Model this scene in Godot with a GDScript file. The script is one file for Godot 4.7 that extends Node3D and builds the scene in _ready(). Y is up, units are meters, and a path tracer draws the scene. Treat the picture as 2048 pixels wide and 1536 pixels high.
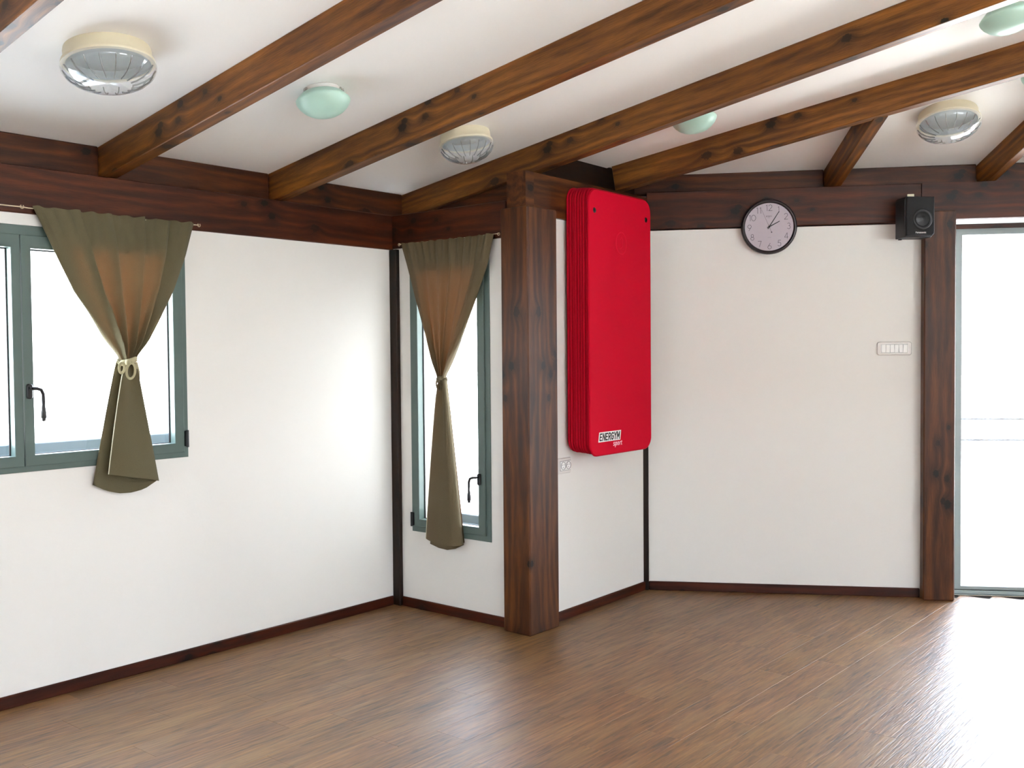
extends Node3D
# A studio room with timber beams. Units are metres, y is up, the left wall is the plane x = 0 and the far left corner is the origin.

const Z3 := Vector3.ZERO
var M := {}
var rng := RandomNumberGenerator.new()
var WL: Transform3D      # frames of the walls: x along the wall to the right, y up, z into the room
var WB: Transform3D
var WC: Transform3D
var WD: Transform3D

# ------------------------------------------------------------------ shape helpers
func mb() -> SurfaceTool:
	var st := SurfaceTool.new()
	st.begin(Mesh.PRIMITIVE_TRIANGLES)
	st.set_smooth_group(-1)
	return st

func face(st: SurfaceTool, pts: Array, out: Vector3) -> void:
	for i in range(1, pts.size() - 1):
		var a: Vector3 = pts[0]
		var b: Vector3 = pts[i]
		var c: Vector3 = pts[i + 1]
		if (b - a).cross(c - a).dot(out) > 0.0:
			var t := b
			b = c
			c = t
		for v in [a, b, c]:
			st.add_vertex(v)

# a box from lo to hi with chamfered edges
func cbox(st: SurfaceTool, lo: Vector3, hi: Vector3, c := 0.002, xf := Transform3D()) -> void:
	var m := (lo + hi) * 0.5
	var h := (hi - lo) * 0.5
	c = minf(c, minf(h.x, minf(h.y, h.z)) * 0.9)
	var p := func(v: Vector3) -> Vector3: return xf * (m + v)
	for ax in 3:
		var b := (ax + 1) % 3
		var d := (ax + 2) % 3
		for s in [-1.0, 1.0]:
			var q := []
			for k in [[-1, -1], [1, -1], [1, 1], [-1, 1]]:
				var v := Vector3()
				v[ax] = h[ax] * s
				v[b] = (h[b] - c) * k[0]
				v[d] = (h[d] - c) * k[1]
				q.append(p.call(v))
			var o := Vector3()
			o[ax] = s
			face(st, q, xf.basis * o)
		if c > 0.0:
			for s in [[-1, -1], [1, -1], [1, 1], [-1, 1]]:   # edges along ax
				var q := []
				for e in [-1.0, 1.0]:
					for w in ([0, 1] if e < 0 else [1, 0]):
						var v := Vector3()
						v[ax] = (h[ax] - c) * e
						v[b] = (h[b] - (c if w == 1 else 0.0)) * s[0]
						v[d] = (h[d] - (c if w == 0 else 0.0)) * s[1]
						q.append(p.call(v))
				var o := Vector3()
				o[b] = s[0]
				o[d] = s[1]
				face(st, q, xf.basis * o)
	if c > 0.0:
		for sx in [-1.0, 1.0]:
			for sy in [-1.0, 1.0]:
				for sz in [-1.0, 1.0]:
					var k := Vector3(sx, sy, sz)
					var q := []
					for ax in 3:
						var v := (h - Vector3.ONE * c) * k
						v[ax] = h[ax] * k[ax]
						q.append(p.call(v))
					face(st, q, xf.basis * k)

# a rectangular ring in the x-y plane; widths of its bars: left, right, bottom, top
func ring(st: SurfaceTool, x0: float, y0: float, x1: float, y1: float, w: Array, z0: float, z1: float) -> void:
	var o := [Vector2(x0, y0), Vector2(x1, y0), Vector2(x1, y1), Vector2(x0, y1)]
	var i := [Vector2(x0 + w[0], y0 + w[2]), Vector2(x1 - w[1], y0 + w[2]), Vector2(x1 - w[1], y1 - w[3]), Vector2(x0 + w[0], y1 - w[3])]
	var n := [Vector3(0, -1, 0), Vector3(1, 0, 0), Vector3(0, 1, 0), Vector3(-1, 0, 0)]
	var e := 0.002
	for k in 4:
		var l := (k + 1) % 4
		var P := func(v: Vector2, z: float) -> Vector3: return Vector3(v.x, v.y, z)
		var oi: Vector3 = n[k]
		var d := Vector2(oi.x, oi.y)
		face(st, [P.call(o[k], z0), P.call(o[l], z0), P.call(i[l], z0), P.call(i[k], z0)], Vector3(0, 0, -1))
		var ok: Vector2 = o[k] + (i[k] - o[k]).sign() * e
		var ol: Vector2 = o[l] + (i[l] - o[l]).sign() * e
		var ik: Vector2 = i[k] - (i[k] - o[k]).sign() * e
		var il: Vector2 = i[l] - (i[l] - o[l]).sign() * e
		face(st, [P.call(ok, z1), P.call(ol, z1), P.call(il, z1), P.call(ik, z1)], Vector3(0, 0, 1))
		face(st, [P.call(o[k], z1 - e), P.call(o[l], z1 - e), P.call(ol, z1), P.call(ok, z1)], oi + Vector3(0, 0, 1))
		face(st, [P.call(i[k], z1 - e), P.call(i[l], z1 - e), P.call(il, z1), P.call(ik, z1)], -oi + Vector3(0, 0, 1))
		face(st, [P.call(o[k], z0), P.call(o[l], z0), P.call(o[l], z1 - e), P.call(o[k], z1 - e)], oi)
		face(st, [P.call(i[k], z0), P.call(i[l], z0), P.call(i[l], z1 - e), P.call(i[k], z1 - e)], -oi)

# a polygon in x-y pushed from z0 to z1, with an optional chamfer
func prism(st: SurfaceTool, poly: PackedVector2Array, z0: float, z1: float, c := 0.0, smooth := false) -> void:
	var inner := poly
	if c > 0.0:
		var off := Geometry2D.offset_polygon(poly, -c)
		if off.size() and off[0].size() == poly.size():
			# match the start of the inset outline with the outline
			var best := 0
			for k in off[0].size():
				if off[0][k].distance_to(poly[0]) < off[0][best].distance_to(poly[0]):
					best = k
			inner = PackedVector2Array()
			for k in poly.size():
				inner.append(off[0][(best + k) % poly.size()])
			if inner[1].distance_to(poly[1]) > inner[inner.size() - 1].distance_to(poly[1]):
				c = 0.0
				inner = poly
		else:
			c = 0.0
	var tri := Geometry2D.triangulate_polygon(inner)
	for k in range(0, tri.size(), 3):
		for z in [[z0, -1.0], [z1, 1.0]]:
			var q := []
			for j in 3:
				q.append(Vector3(inner[tri[k + j]].x, inner[tri[k + j]].y, z[0]))
			face(st, q, Vector3(0, 0, z[1]))
	var mid := Vector2()
	var area := 0.0
	for k in poly.size():
		area += poly[k].cross(poly[(k + 1) % poly.size()])
	if smooth:
		st.set_smooth_group(7)
	for k in poly.size():
		var l := (k + 1) % poly.size()
		var d := poly[l] - poly[k]
		var o := Vector3(d.y, -d.x, 0) * signf(area)
		var P := func(v: Vector2, z: float) -> Vector3: return Vector3(v.x, v.y, z)
		face(st, [P.call(poly[k], z0 + c), P.call(poly[l], z0 + c), P.call(poly[l], z1 - c), P.call(poly[k], z1 - c)], o)
		if c > 0.0:
			face(st, [P.call(poly[k], z1 - c), P.call(poly[l], z1 - c), P.call(inner[l], z1), P.call(inner[k], z1)], o.normalized() + Vector3(0, 0, 1))
			face(st, [P.call(poly[k], z0 + c), P.call(poly[l], z0 + c), P.call(inner[l], z0), P.call(inner[k], z0)], o.normalized() - Vector3(0, 0, 1))
	st.set_smooth_group(-1)

# a slab under a plan polygon (x, z) whose underside is y = f(x, z)
func slab(st: SurfaceTool, poly: PackedVector2Array, f: Callable, thick: float) -> void:
	var tri := Geometry2D.triangulate_polygon(poly)
	for k in range(0, tri.size(), 3):
		for t in [[0.0, -1.0], [thick, 1.0]]:
			var q := []
			for j in 3:
				var v := poly[tri[k + j]]
				q.append(Vector3(v.x, f.call(v.x, v.y) + t[0], v.y))
			face(st, q, Vector3(0, t[1], 0))
	var area := 0.0
	for k in poly.size():
		area += poly[k].cross(poly[(k + 1) % poly.size()])
	for k in poly.size():
		var a := poly[k]
		var b := poly[(k + 1) % poly.size()]
		var ya: float = f.call(a.x, a.y)
		var yb: float = f.call(b.x, b.y)
		face(st, [Vector3(a.x, ya, a.y), Vector3(b.x, yb, b.y), Vector3(b.x, yb + thick, b.y), Vector3(a.x, ya + thick, a.y)], Vector3(b.y - a.y, 0, a.x - b.x) * signf(area))

# a body of revolution about y; the outline runs down along the outside: [radius, y]
func lathe(st: SurfaceTool, prof: Array, segs := 32, sharp := false, xf := Transform3D()) -> void:
	for i in prof.size() - 1:
		st.set_smooth_group(20 + i if sharp else 20)
		var r0: float = prof[i][0]
		var y0: float = prof[i][1]
		var r1: float = prof[i + 1][0]
		var y1: float = prof[i + 1][1]
		for k in segs:
			var a := TAU * k / segs
			var b := TAU * (k + 1) / segs
			var o := Vector3(cos((a + b) / 2) * (y0 - y1), r1 - r0, sin((a + b) / 2) * (y0 - y1))
			var q := [xf * Vector3(r0 * cos(a), y0, r0 * sin(a)), xf * Vector3(r0 * cos(b), y0, r0 * sin(b)), xf * Vector3(r1 * cos(b), y1, r1 * sin(b)), xf * Vector3(r1 * cos(a), y1, r1 * sin(a))]
			if r0 < 1e-5:
				q.remove_at(0)
			elif r1 < 1e-5:
				q.remove_at(3)
			face(st, q, xf.basis * o)
	st.set_smooth_group(-1)

# a round or flattened bar along points; rad = [half width, half height]
func tube(st: SurfaceTool, pts: Array, rad: Array, segs := 8, closed := false, up := Vector3(0, 0, 1)) -> void:
	var rings := []
	var n := pts.size()
	for i in n:
		var a: Vector3 = pts[(i - 1 + n) % n] if closed or i > 0 else pts[0]
		var b: Vector3 = pts[(i + 1) % n] if closed or i < n - 1 else pts[n - 1]
		var t := (b - a).normalized()
		var u := up if absf(t.dot(up)) < 0.95 else Vector3(0.3, 1, 0).normalized()
		var x := t.cross(u).normalized()
		var y := x.cross(t).normalized()
		var q := []
		for k in segs:
			var w := TAU * k / segs
			q.append((pts[i] as Vector3) + x * cos(w) * rad[0] + y * sin(w) * rad[1])
		rings.append(q)
	st.set_smooth_group(30)
	for i in (n if closed else n - 1):
		var r: Array = rings[i]
		var s: Array = rings[(i + 1) % n]
		for k in segs:
			var l := (k + 1) % segs
			face(st, [r[k], r[l], s[l], s[k]], (r[k] + r[l] as Vector3) * 0.5 - (pts[i] as Vector3))
	st.set_smooth_group(-1)
	if not closed:
		face(st, rings[0], pts[0] - pts[1])
		face(st, rings[n - 1], pts[n - 1] - pts[n - 2])

func rrect(w: float, h: float, r: float, n := 6) -> PackedVector2Array:
	var p := PackedVector2Array()
	for k in 4:
		var c := Vector2((w / 2 - r) * [1, -1, -1, 1][k], (h / 2 - r) * [1, 1, -1, -1][k])
		for i in n + 1:
			var a := PI / 2 * (k + float(i) / n)
			p.append(c + Vector2(cos(a), sin(a)) * r)
	return p

# ------------------------------------------------------------------ objects
func build(st: SurfaceTool, called: String, m: Material, parent: Node = self, xf := Transform3D()) -> MeshInstance3D:
	st.generate_normals()
	var o := MeshInstance3D.new()
	o.mesh = st.commit()
	o.material_override = m
	return put(o, called, parent, xf)

func put(o: Node3D, called: String, parent: Node = self, xf := Transform3D()) -> Node3D:
	o.name = called
	parent.add_child(o, true)
	if String(o.name) != called:      # number repeats with three digits
		var n := 1
		while parent.has_node("%s_%03d" % [called, n]):
			n += 1
		o.name = "%s_%03d" % [called, n]
	o.transform = xf
	if o is GeometryInstance3D:
		o.cast_shadow = GeometryInstance3D.SHADOW_CASTING_SETTING_ON
	return o

func tag(o: Node, label: String, category := "", group := "", kind := "") -> Node:
	o.set_meta("label", label)
	if category:
		o.set_meta("category", category)
	if group:
		o.set_meta("group", group)
	if kind:
		o.set_meta("kind", kind)
	return o

func thing(called: String, label: String, category: String, xf := Transform3D(), group := "") -> Node3D:
	return tag(put(Node3D.new(), called, self, xf), label, category, group)

func struct(o: Node, label := "") -> Node:
	o.set_meta("kind", "structure")
	if label:
		o.set_meta("label", label)
	return o

func at(x: float, y: float, z: float) -> Transform3D:
	return Transform3D(Basis(), Vector3(x, y, z))

func text(called: String, s: String, size: float, m: Material, parent: Node, xf: Transform3D, bold := false, slant := 0.0, depth := 0.0004) -> void:
	var t := TextMesh.new()
	var f := SystemFont.new()
	f.font_names = PackedStringArray(["Droid Sans"])
	f.font_weight = 700 if bold else 400
	t.font = f
	t.text = s
	t.font_size = 64
	t.pixel_size = size / 64.0
	t.depth = depth
	var o := MeshInstance3D.new()
	o.mesh = t
	o.material_override = m
	put(o, called, parent, xf * Transform3D(Basis(Vector3(1, 0, 0), Vector3(slant, 1, 0), Vector3(0, 0, 1)), Z3))

# ------------------------------------------------------------------ materials
func std(c: Color, rough := 0.6, metal := 0.0) -> StandardMaterial3D:
	var m := StandardMaterial3D.new()
	m.albedo_color = c
	m.roughness = rough
	m.metallic = metal
	return m

func noise(seed_: int, freq: float, oct := 4, type := FastNoiseLite.TYPE_SIMPLEX_SMOOTH) -> FastNoiseLite:
	var n := FastNoiseLite.new()
	n.seed = seed_
	n.frequency = freq
	n.noise_type = type
	n.fractal_octaves = oct
	return n

func image_of(w: int, h: int, px: PackedByteArray) -> Image:
	return Image.create_from_data(w, h, false, Image.FORMAT_RGB8, px)

# stained knotty pine: 5 m along u, 0.5 m along v
func pine_image() -> Image:
	var w := 2048
	var h := 384
	var r := RandomNumberGenerator.new()
	r.seed = 11
	var knots := []
	for i in 27:
		knots.append([r.randf() * 5.0, 0.06 + r.randf() * 0.38, r.randf_range(0.009, 0.025), r.randf_range(0.5, 1.0)])
	var big := noise(3, 1.0, 3)
	var fine := noise(4, 1.0, 3)
	var px := PackedByteArray()
	px.resize(w * h * 3)
	var near := []
	for x in w:
		var u := 5.0 * x / w
		near.clear()
		for k in knots:
			if absf(k[0] - u) < k[2] * 7.0:
				near.append(k)
		for y in h:
			var v := 0.5 * y / h
			var lift := 0.0
			var dark := 0.0
			for k in near:
				var du: float = (u - k[0]) / k[2]
				var dv: float = (v - k[1]) / k[2]
				var d2 := du * du / 5.0 + dv * dv / 2.2
				lift += k[2] * 1.5 * exp(-d2)
				var d := sqrt(du * du * 0.5 + dv * dv) + 0.30 * fine.get_noise_2d(u * 60.0, v * 60.0)
				dark = maxf(dark, k[3] * (1.0 - smoothstep(0.78, 1.08, d)))
				dark = maxf(dark, 0.5 * k[3] * exp(-d2 * 0.55))
			var q := v + lift
			var g := 0.5 + 0.5 * sin((q * 130.0 + big.get_noise_2d(u * 0.7, q * 5.0) * 7.0))
			var f := fine.get_noise_2d(u * 9.0, q * 420.0)
			var b := big.get_noise_2d(u * 1.3 + 40.0, q * 14.0)
			var t := clampf(0.50 + 0.36 * (g - 0.5) + 0.34 * f + 0.46 * b, 0.0, 1.0)
			var c := Color(0.30, 0.17, 0.09).lerp(Color(0.68, 0.46, 0.27), t)
			c = c.lerp(Color(0.075, 0.035, 0.02), dark)
			var at_ := (y * w + x) * 3
			px[at_] = int(c.r * 255)
			px[at_ + 1] = int(c.g * 255)
			px[at_ + 2] = int(c.b * 255)
	return image_of(w, h, px)

# vinyl floor board: grain along v, 1.28 m by 2.56 m
func board_images() -> Array:
	var w := 640
	var h := 1024
	var n1 := noise(21, 1.0, 4)
	var n2 := noise(22, 1.0, 3)
	var px := PackedByteArray()
	px.resize(w * h * 3)
	var bump := Image.create(w, h, false, Image.FORMAT_RGB8)
	var bp := PackedByteArray()
	bp.resize(w * h * 3)
	for x in w:
		var u := 1.28 * x / w
		for y in h:
			var v := 2.56 * y / h
			var s := n1.get_noise_2d(u * 50.0, v * 2.1)
			var f := n2.get_noise_2d(u * 190.0, v * 7.0)
			var b := n2.get_noise_2d(u * 9.0 + 50.0, v * 1.6)
			var streak := smoothstep(0.16, 0.52, n1.get_noise_2d(u * 62.0 + 90.0, v * 5.0)) * 0.30
			var t := clampf(0.50 + 0.34 * s + 0.26 * f + 0.15 * b - streak, 0.0, 1.0)
			var c := Color(0.24, 0.155, 0.068).lerp(Color(0.69, 0.49, 0.265), t)
			c = c.lerp(Color(0.50, 0.39, 0.24), clampf(b, 0.0, 0.5))
			var at_ := (y * w + x) * 3
			px[at_] = int(c.r * 255)
			px[at_ + 1] = int(c.g * 255)
			px[at_ + 2] = int(c.b * 255)
			var k := int(clampf(0.5 + 0.35 * f + 0.3 * s - 0.4 * streak, 0.0, 1.0) * 255)
			bp[at_] = k
			bp[at_ + 1] = k
			bp[at_ + 2] = k
	bump = image_of(w, h, bp)
	return [image_of(w, h, px), bump]

func wood(tint: Color, rough: float, off: Vector3) -> StandardMaterial3D:
	var m := std(tint, rough)
	m.albedo_texture = M.pine
	m.metallic_specular = 0.38
	m.uv1_triplanar = true
	m.uv1_triplanar_sharpness = 8.0
	m.uv1_scale = Vector3(0.2, 2.0, 2.0)
	m.uv1_offset = off
	return m

func any_wood(tint: Color, length := 1.0, rough := 0.42) -> StandardMaterial3D:
	# the board is cut from within the 5 m of the pattern
	var a := minf(0.1 * length + 0.01, 0.5)
	return wood(tint, rough, Vector3(rng.randf_range(a, 1.0 - a), rng.randf_range(0.28, 0.42), rng.randf_range(0.58, 0.72)))

func make_materials() -> void:
	M.pine = ImageTexture.create_from_image(pine_image())
	var bi := board_images()
	var bt := ImageTexture.create_from_image(bi[0])
	var bump: Image = bi[1]
	bump.bump_map_to_normal_map(2.0)
	var bn := ImageTexture.create_from_image(bump)
	M.boards = []
	for k in 10:
		var g := rng.randf_range(0.96, 1.03)
		var m := std(Color(g, g * rng.randf_range(0.975, 1.01), g * rng.randf_range(0.95, 1.0)), rng.randf_range(0.40, 0.46))
		m.albedo_texture = bt
		m.metallic_specular = 0.72
		m.normal_enabled = true
		m.normal_texture = bn
		m.normal_scale = 0.30
		m.uv1_triplanar = true
		m.uv1_world_triplanar = true
		m.uv1_triplanar_sharpness = 8.0
		m.uv1_scale = Vector3(1.0 / 1.28, 1.0, 1.0 / 2.56)
		m.uv1_offset = Vector3(rng.randf(), 0, rng.randf())
		M.boards.append(m)
	var plaster := NoiseTexture2D.new()
	plaster.width = 256
	plaster.height = 256
	plaster.seamless = true
	plaster.noise = noise(31, 0.06, 4)
	plaster.as_normal_map = true
	plaster.bump_strength = 1.2
	M.wall = std(Color(0.89, 0.882, 0.862), 0.85)
	M.wall.normal_enabled = true
	M.wall.normal_texture = plaster
	M.wall.normal_scale = 0.10
	M.wall.uv1_triplanar = true
	M.wall.uv1_world_triplanar = true
	M.wall.uv1_scale = Vector3.ONE * 3.0
	M.ceiling = M.wall.duplicate()
	M.ceiling.albedo_color = Color(0.94, 0.93, 0.91)
	M.slab = std(Color(0.32, 0.30, 0.28), 0.9)
	M.ground = std(Color(0.80, 0.80, 0.79), 0.9)
	M.outside = std(Color(0.8, 0.78, 0.74), 0.9)
	M.green = std(Color(0.315, 0.385, 0.36), 0.38)
	M.track = std(Color(0.42, 0.47, 0.50), 0.5)
	M.doorframe = std(Color(0.55, 0.60, 0.60), 0.4)
	M.doorbar = std(Color(0.80, 0.86, 0.92), 0.4)
	M.rubber = std(Color(0.03, 0.035, 0.04), 0.6)
	M.black = std(Color(0.025, 0.025, 0.03), 0.4)
	M.glass = std(Color(1, 1, 1, 0.03), 0.0)
	M.glass.transparency = BaseMaterial3D.TRANSPARENCY_ALPHA
	M.white = std(Color(0.84, 0.82, 0.80), 0.35)
	M.white2 = std(Color(0.93, 0.93, 0.92), 0.3)
	M.hole = std(Color(0.12, 0.12, 0.12), 0.6)
	M.grey = std(Color(0.55, 0.55, 0.55), 0.5)
	M.cream = std(Color(0.86, 0.82, 0.71), 0.45)
	M.lens = std(Color(0.80, 0.82, 0.83, 0.28), 0.04)
	M.lens.transparency = BaseMaterial3D.TRANSPARENCY_ALPHA
	M.rib = std(Color(0.30, 0.33, 0.33, 0.9), 0.1)
	M.rib.transparency = BaseMaterial3D.TRANSPARENCY_ALPHA
	M.reflector = std(Color(0.58, 0.62, 0.61), 0.35, 0.2)
	M.mint = std(Color(0.70, 0.83, 0.77), 0.34)
	M.mint.backlight = Color(0.25, 0.33, 0.30)
	M.mint.backlight_enabled = true
	M.chrome = std(Color(0.75, 0.75, 0.73), 0.2, 1.0)
	var weave := NoiseTexture2D.new()
	weave.width = 256
	weave.height = 256
	weave.seamless = true
	weave.noise = noise(41, 0.18, 2)
	weave.as_normal_map = true
	weave.bump_strength = 3.0
	M.cloth = cloth(Color(0.36, 0.335, 0.24), Color(0.16, 0.072, 0.018), weave)
	M.cloth2 = cloth(Color(0.36, 0.315, 0.225), Color(0.16, 0.068, 0.018), weave)
	M.tie = cloth(Color(0.66, 0.63, 0.50), Color(0.1, 0.09, 0.06), weave)
	M.hem = std(Color(0.80, 0.78, 0.68), 0.9)
	M.mat = std(Color(0.77, 0.014, 0.15), 0.72)
	M.mat.metallic_specular = 0.22
	M.mat.normal_enabled = true
	M.mat.normal_texture = weave
	M.mat.normal_scale = 0.12
	M.mat.uv1_triplanar = true
	M.mat.uv1_scale = Vector3.ONE * 6.0
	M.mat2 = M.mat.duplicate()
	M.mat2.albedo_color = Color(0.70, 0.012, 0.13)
	M.emboss = M.mat2.duplicate()
	M.emboss.albedo_color = Color(0.82, 0.06, 0.19)
	M.navy = std(Color(0.02, 0.03, 0.06), 0.5)
	M.pink = std(Color(0.96, 0.72, 0.78), 0.5)
	M.face = std(Color(0.71, 0.67, 0.70), 0.55)
	M.ink = std(Color(0.16, 0.13, 0.15), 0.6)
	M.rim = std(Color(0.10, 0.045, 0.075), 0.3)
	M.speaker = std(Color(0.04, 0.058, 0.085), 0.45)
	M.grille = std(Color(0.016, 0.024, 0.045), 0.75)
	M.cone = std(Color(0.05, 0.06, 0.085), 0.4)
	M.wire = std(Color(0.82, 0.76, 0.64), 0.5)
	M.beam = Color(0.54, 0.40, 0.31)
	M.rafter = Color(0.83, 0.78, 0.56)
	M.filler = Color(0.56, 0.46, 0.33)
	M.post = Color(0.62, 0.54, 0.44)
	M.skirt = Color(0.48, 0.32, 0.28)
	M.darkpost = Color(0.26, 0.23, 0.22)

func cloth(c: Color, back: Color, weave: Texture2D) -> StandardMaterial3D:
	var m := std(c, 0.95)
	m.cull_mode = BaseMaterial3D.CULL_DISABLED
	m.backlight_enabled = true
	m.backlight = back
	m.normal_enabled = true
	m.normal_texture = weave
	m.normal_scale = 0.5
	m.uv1_triplanar = true
	m.uv1_scale = Vector3.ONE * 5.0
	return m

# ------------------------------------------------------------------ room
func plan(o: Vector3, deg: float) -> Transform3D:   # deg clockwise from -z, seen from above
	var a := deg_to_rad(deg)
	var x := Vector3(sin(a), 0, -cos(a))
	return Transform3D(Basis(x, Vector3.UP, x.cross(Vector3.UP)), o)

# a wall with rectangular holes: pieces of one mesh. Holes: [x0, y0, x1, y1] from left to right
func wall(called: String, xf: Transform3D, x0: float, x1: float, y1: float, holes: Array, n0 := -0.2, upper := true) -> void:
	var st := mb()
	var x := x0
	for h in holes:
		cbox(st, Vector3(x, 0, n0), Vector3(h[0], y1, 0), 0.0)
		if h[1] > 0.0:
			cbox(st, Vector3(h[0], 0, n0), Vector3(h[2], h[1], 0), 0.0)
		if h[3] < y1:
			cbox(st, Vector3(h[0], h[3], n0), Vector3(h[2], y1, 0), 0.0)
		x = h[2]
	cbox(st, Vector3(x, 0, n0), Vector3(x1, y1, 0), 0.0)
	if upper:
		cbox(st, Vector3(x0, y1, n0 - 0.06), Vector3(x1, 3.3, n0), 0.0)
	struct(build(st, called, M.wall, self, xf))

func skirting(called: String, xf: Transform3D, x0: float, x1: float) -> void:
	var st := mb()
	cbox(st, Vector3(x0, 0, 0), Vector3(x1, 0.053, 0.011), 0.0035)
	struct(build(st, called, any_wood(M.skirt, 4.9), self, xf))

func timber(called: String, xf: Transform3D, lo: Vector3, hi: Vector3, tint: Color, label: String, category: String, group := "", c := 0.004) -> MeshInstance3D:
	# the mesh lies along its own x axis and is centred, so that the grain runs along it
	var m := (lo + hi) * 0.5
	var h := (hi - lo) * 0.5
	var st := mb()
	var turn := Basis()
	if h.y > h.x and h.y > h.z:
		turn = Basis(Vector3(0, 1, 0), Vector3(-1, 0, 0), Vector3(0, 0, 1))
		h = Vector3(h.y, h.x, h.z)
	cbox(st, -h, h, c)
	var o := build(st, called, any_wood(tint, h.x * 2.0), self, xf * Transform3D(turn, m))
	tag(o, label, category, group)
	return o

func ceil1(x: float, _z: float) -> float:
	return 2.341 + 0.16 * x

func ceil2(x: float, z: float) -> float:
	return 2.499 + 0.28 * (WD.affine_inverse() * Vector3(x, 0, z)).z

func build_room() -> void:
	# walls
	wall("wall_left", WL, -6.8, 0.26, 1.998, [[-2.82, 0.955, -1.32, 1.944]])
	wall("wall_alcove", WB, 0.0, 0.84, 2.003, [[0.146, 0.438, 0.713, 1.944]])
	wall("wall_side", WC, 0.19, 1.42, 2.111, [], -0.12)
	wall("wall_rear", WD, -0.02, 4.2, 2.128, [[1.723, 0.0, 3.424, 2.128]])
	var WR := plan(WD * Vector3(4.2, 0, 0), 122.0)
	wall("wall_right", WR, -0.15, 3.15, 2.3, [], -0.2)
	var wr: Vector3 = WR * Vector3(3.15, 0, 0)
	var WE := Transform3D(Basis(Vector3(0, 0, 1), Vector3.UP, Vector3(-1, 0, 0)), Vector3(wr.x - 0.05, 0, wr.z - 0.1))
	wall("wall_far", WE, 0.0, 8.6, 2.3, [[2.2, 1.0, 4.2, 2.0], [4.9, 1.0, 7.1, 2.0]], -0.2)
	var WF := Transform3D(Basis(Vector3(-1, 0, 0), Vector3.UP, Vector3(0, 0, -1)), Vector3(7.3, 0, 6.6))
	wall("wall_front", WF, 0.0, 7.5, 2.3, [[5.0, 1.0, 6.0, 2.0]], -0.2)
	for w in [[WE, 2.2, 1.0, 4.2], [WE, 4.9, 1.0, 7.1], [WF, 5.0, 1.0, 6.0]]:
		plain_window(w[0], w[1], w[2], w[3], 2.0)
	# floor: a slab, boards in view one by one, the rest of the boards as one field
	var st := mb()
	cbox(st, Vector3(-0.26, -0.16, -4.2), Vector3(7.8, -0.009, 6.86), 0.0)
	var fl: MeshInstance3D = struct(build(st, "floor", M.slab))
	lay_boards(fl)
	st = mb()
	cbox(st, Vector3(-60, -0.4, -60), Vector3(60, -0.17, 60), 0.0)
	struct(build(st, "ground", M.ground))
	# ceilings
	st = mb()
	slab(st, PackedVector2Array([Vector2(-0.15, 6.6), Vector2(-0.15, -0.21), Vector2(0.78, -0.21), Vector2(0.78, -0.897), Vector2(4.0, -1.249), Vector2(4.0, 6.6)]), ceil1, 0.08)
	struct(build(st, "ceiling", M.ceiling))
	st = mb()
	var back: Vector3 = WD * Vector3(0.0, 0, -0.19)
	var back2: Vector3 = WD * Vector3(4.2, 0, -0.19)
	slab(st, PackedVector2Array([Vector2(0.80, -0.965), Vector2(4.0, -1.315), Vector2(4.9, -1.42), Vector2(back2.x, back2.z), Vector2(back.x, back.z)]), ceil2, 0.08)
	struct(build(st, "ceiling", M.ceiling))
	st = mb()
	slab(st, PackedVector2Array([Vector2(4.001, 6.6), Vector2(7.3, 6.6), Vector2(7.3, -1.25), Vector2(4.001, -1.25)]), func(x: float, _z: float) -> float: return 2.981 - 0.16 * (x - 4.0), 0.08)
	struct(build(st, "ceiling", M.ceiling))
	st = mb()
	cbox(st, Vector3(-0.3, 3.3, -4.2), Vector3(7.8, 3.4, 6.9), 0.0)
	struct(build(st, "ceiling", M.outside), "flat roof slab above the sloping ceilings")
	# skirting boards
	skirting("baseboard_left", WL, -6.6, -0.03)
	skirting("baseboard_alcove", WB, 0.058, 0.838)
	skirting("baseboard_side", WC, 0.192, 1.13)
	skirting("baseboard_rear", WD, 0.02, 1.552)
	skirting("baseboard_door", WD, 3.44, 4.2)

func lay_boards(fl: Node) -> void:
	var bw := 0.152
	var bl := 0.914
	var inv := WD.affine_inverse()
	var shared := {}
	var rest := mb()
	for i in 48:
		var x := 0.001 + i * bw
		if x > 7.1:
			break
		var z := 6.58 - fposmod(i * 0.347 + rng.randf() * 0.2, bl)
		var zmin := -0.12
		if x + bw > 0.92:
			# as far as the rear wall at this column
			zmin = -1.152 - (x - 0.93) * 0.598 - 0.09
		if x > 4.5:
			zmin = -3.2 + (x - 4.5) * 0.62
		var hi := 6.59
		while hi > zmin + 0.02:
			var lo := maxf(z if z < hi else z - bl, zmin)
			z = lo
			if hi - lo > 0.02:
				var a := Vector3(x + 0.0002, -0.009, lo + 0.0002)
				var b := Vector3(x + bw - 0.0002, 0.0, hi - 0.0002)
				if lo < 2.75 and x < 3.75:
					var key := snappedf(hi - lo, 0.001)
					if not shared.has(key):
						var st := mb()
						cbox(st, Vector3(-bw / 2 + 0.0002, -0.009, -(hi - lo) / 2 + 0.0002), Vector3(bw / 2 - 0.0002, 0, (hi - lo) / 2 - 0.0002), 0.0003)
						st.generate_normals()
						shared[key] = st.commit()
					var o := MeshInstance3D.new()
					o.mesh = shared[key]
					o.material_override = M.boards[rng.randi() % M.boards.size()]
					put(o, "plank", fl, at(x + bw / 2, 0, (lo + hi) / 2))
				else:
					cbox(rest, a, b, 0.0003)
			hi = lo
			z = lo - bl
	var f := build(rest, "plank_field", M.boards[0], fl)
	f.set_meta("kind", "stuff")

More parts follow.
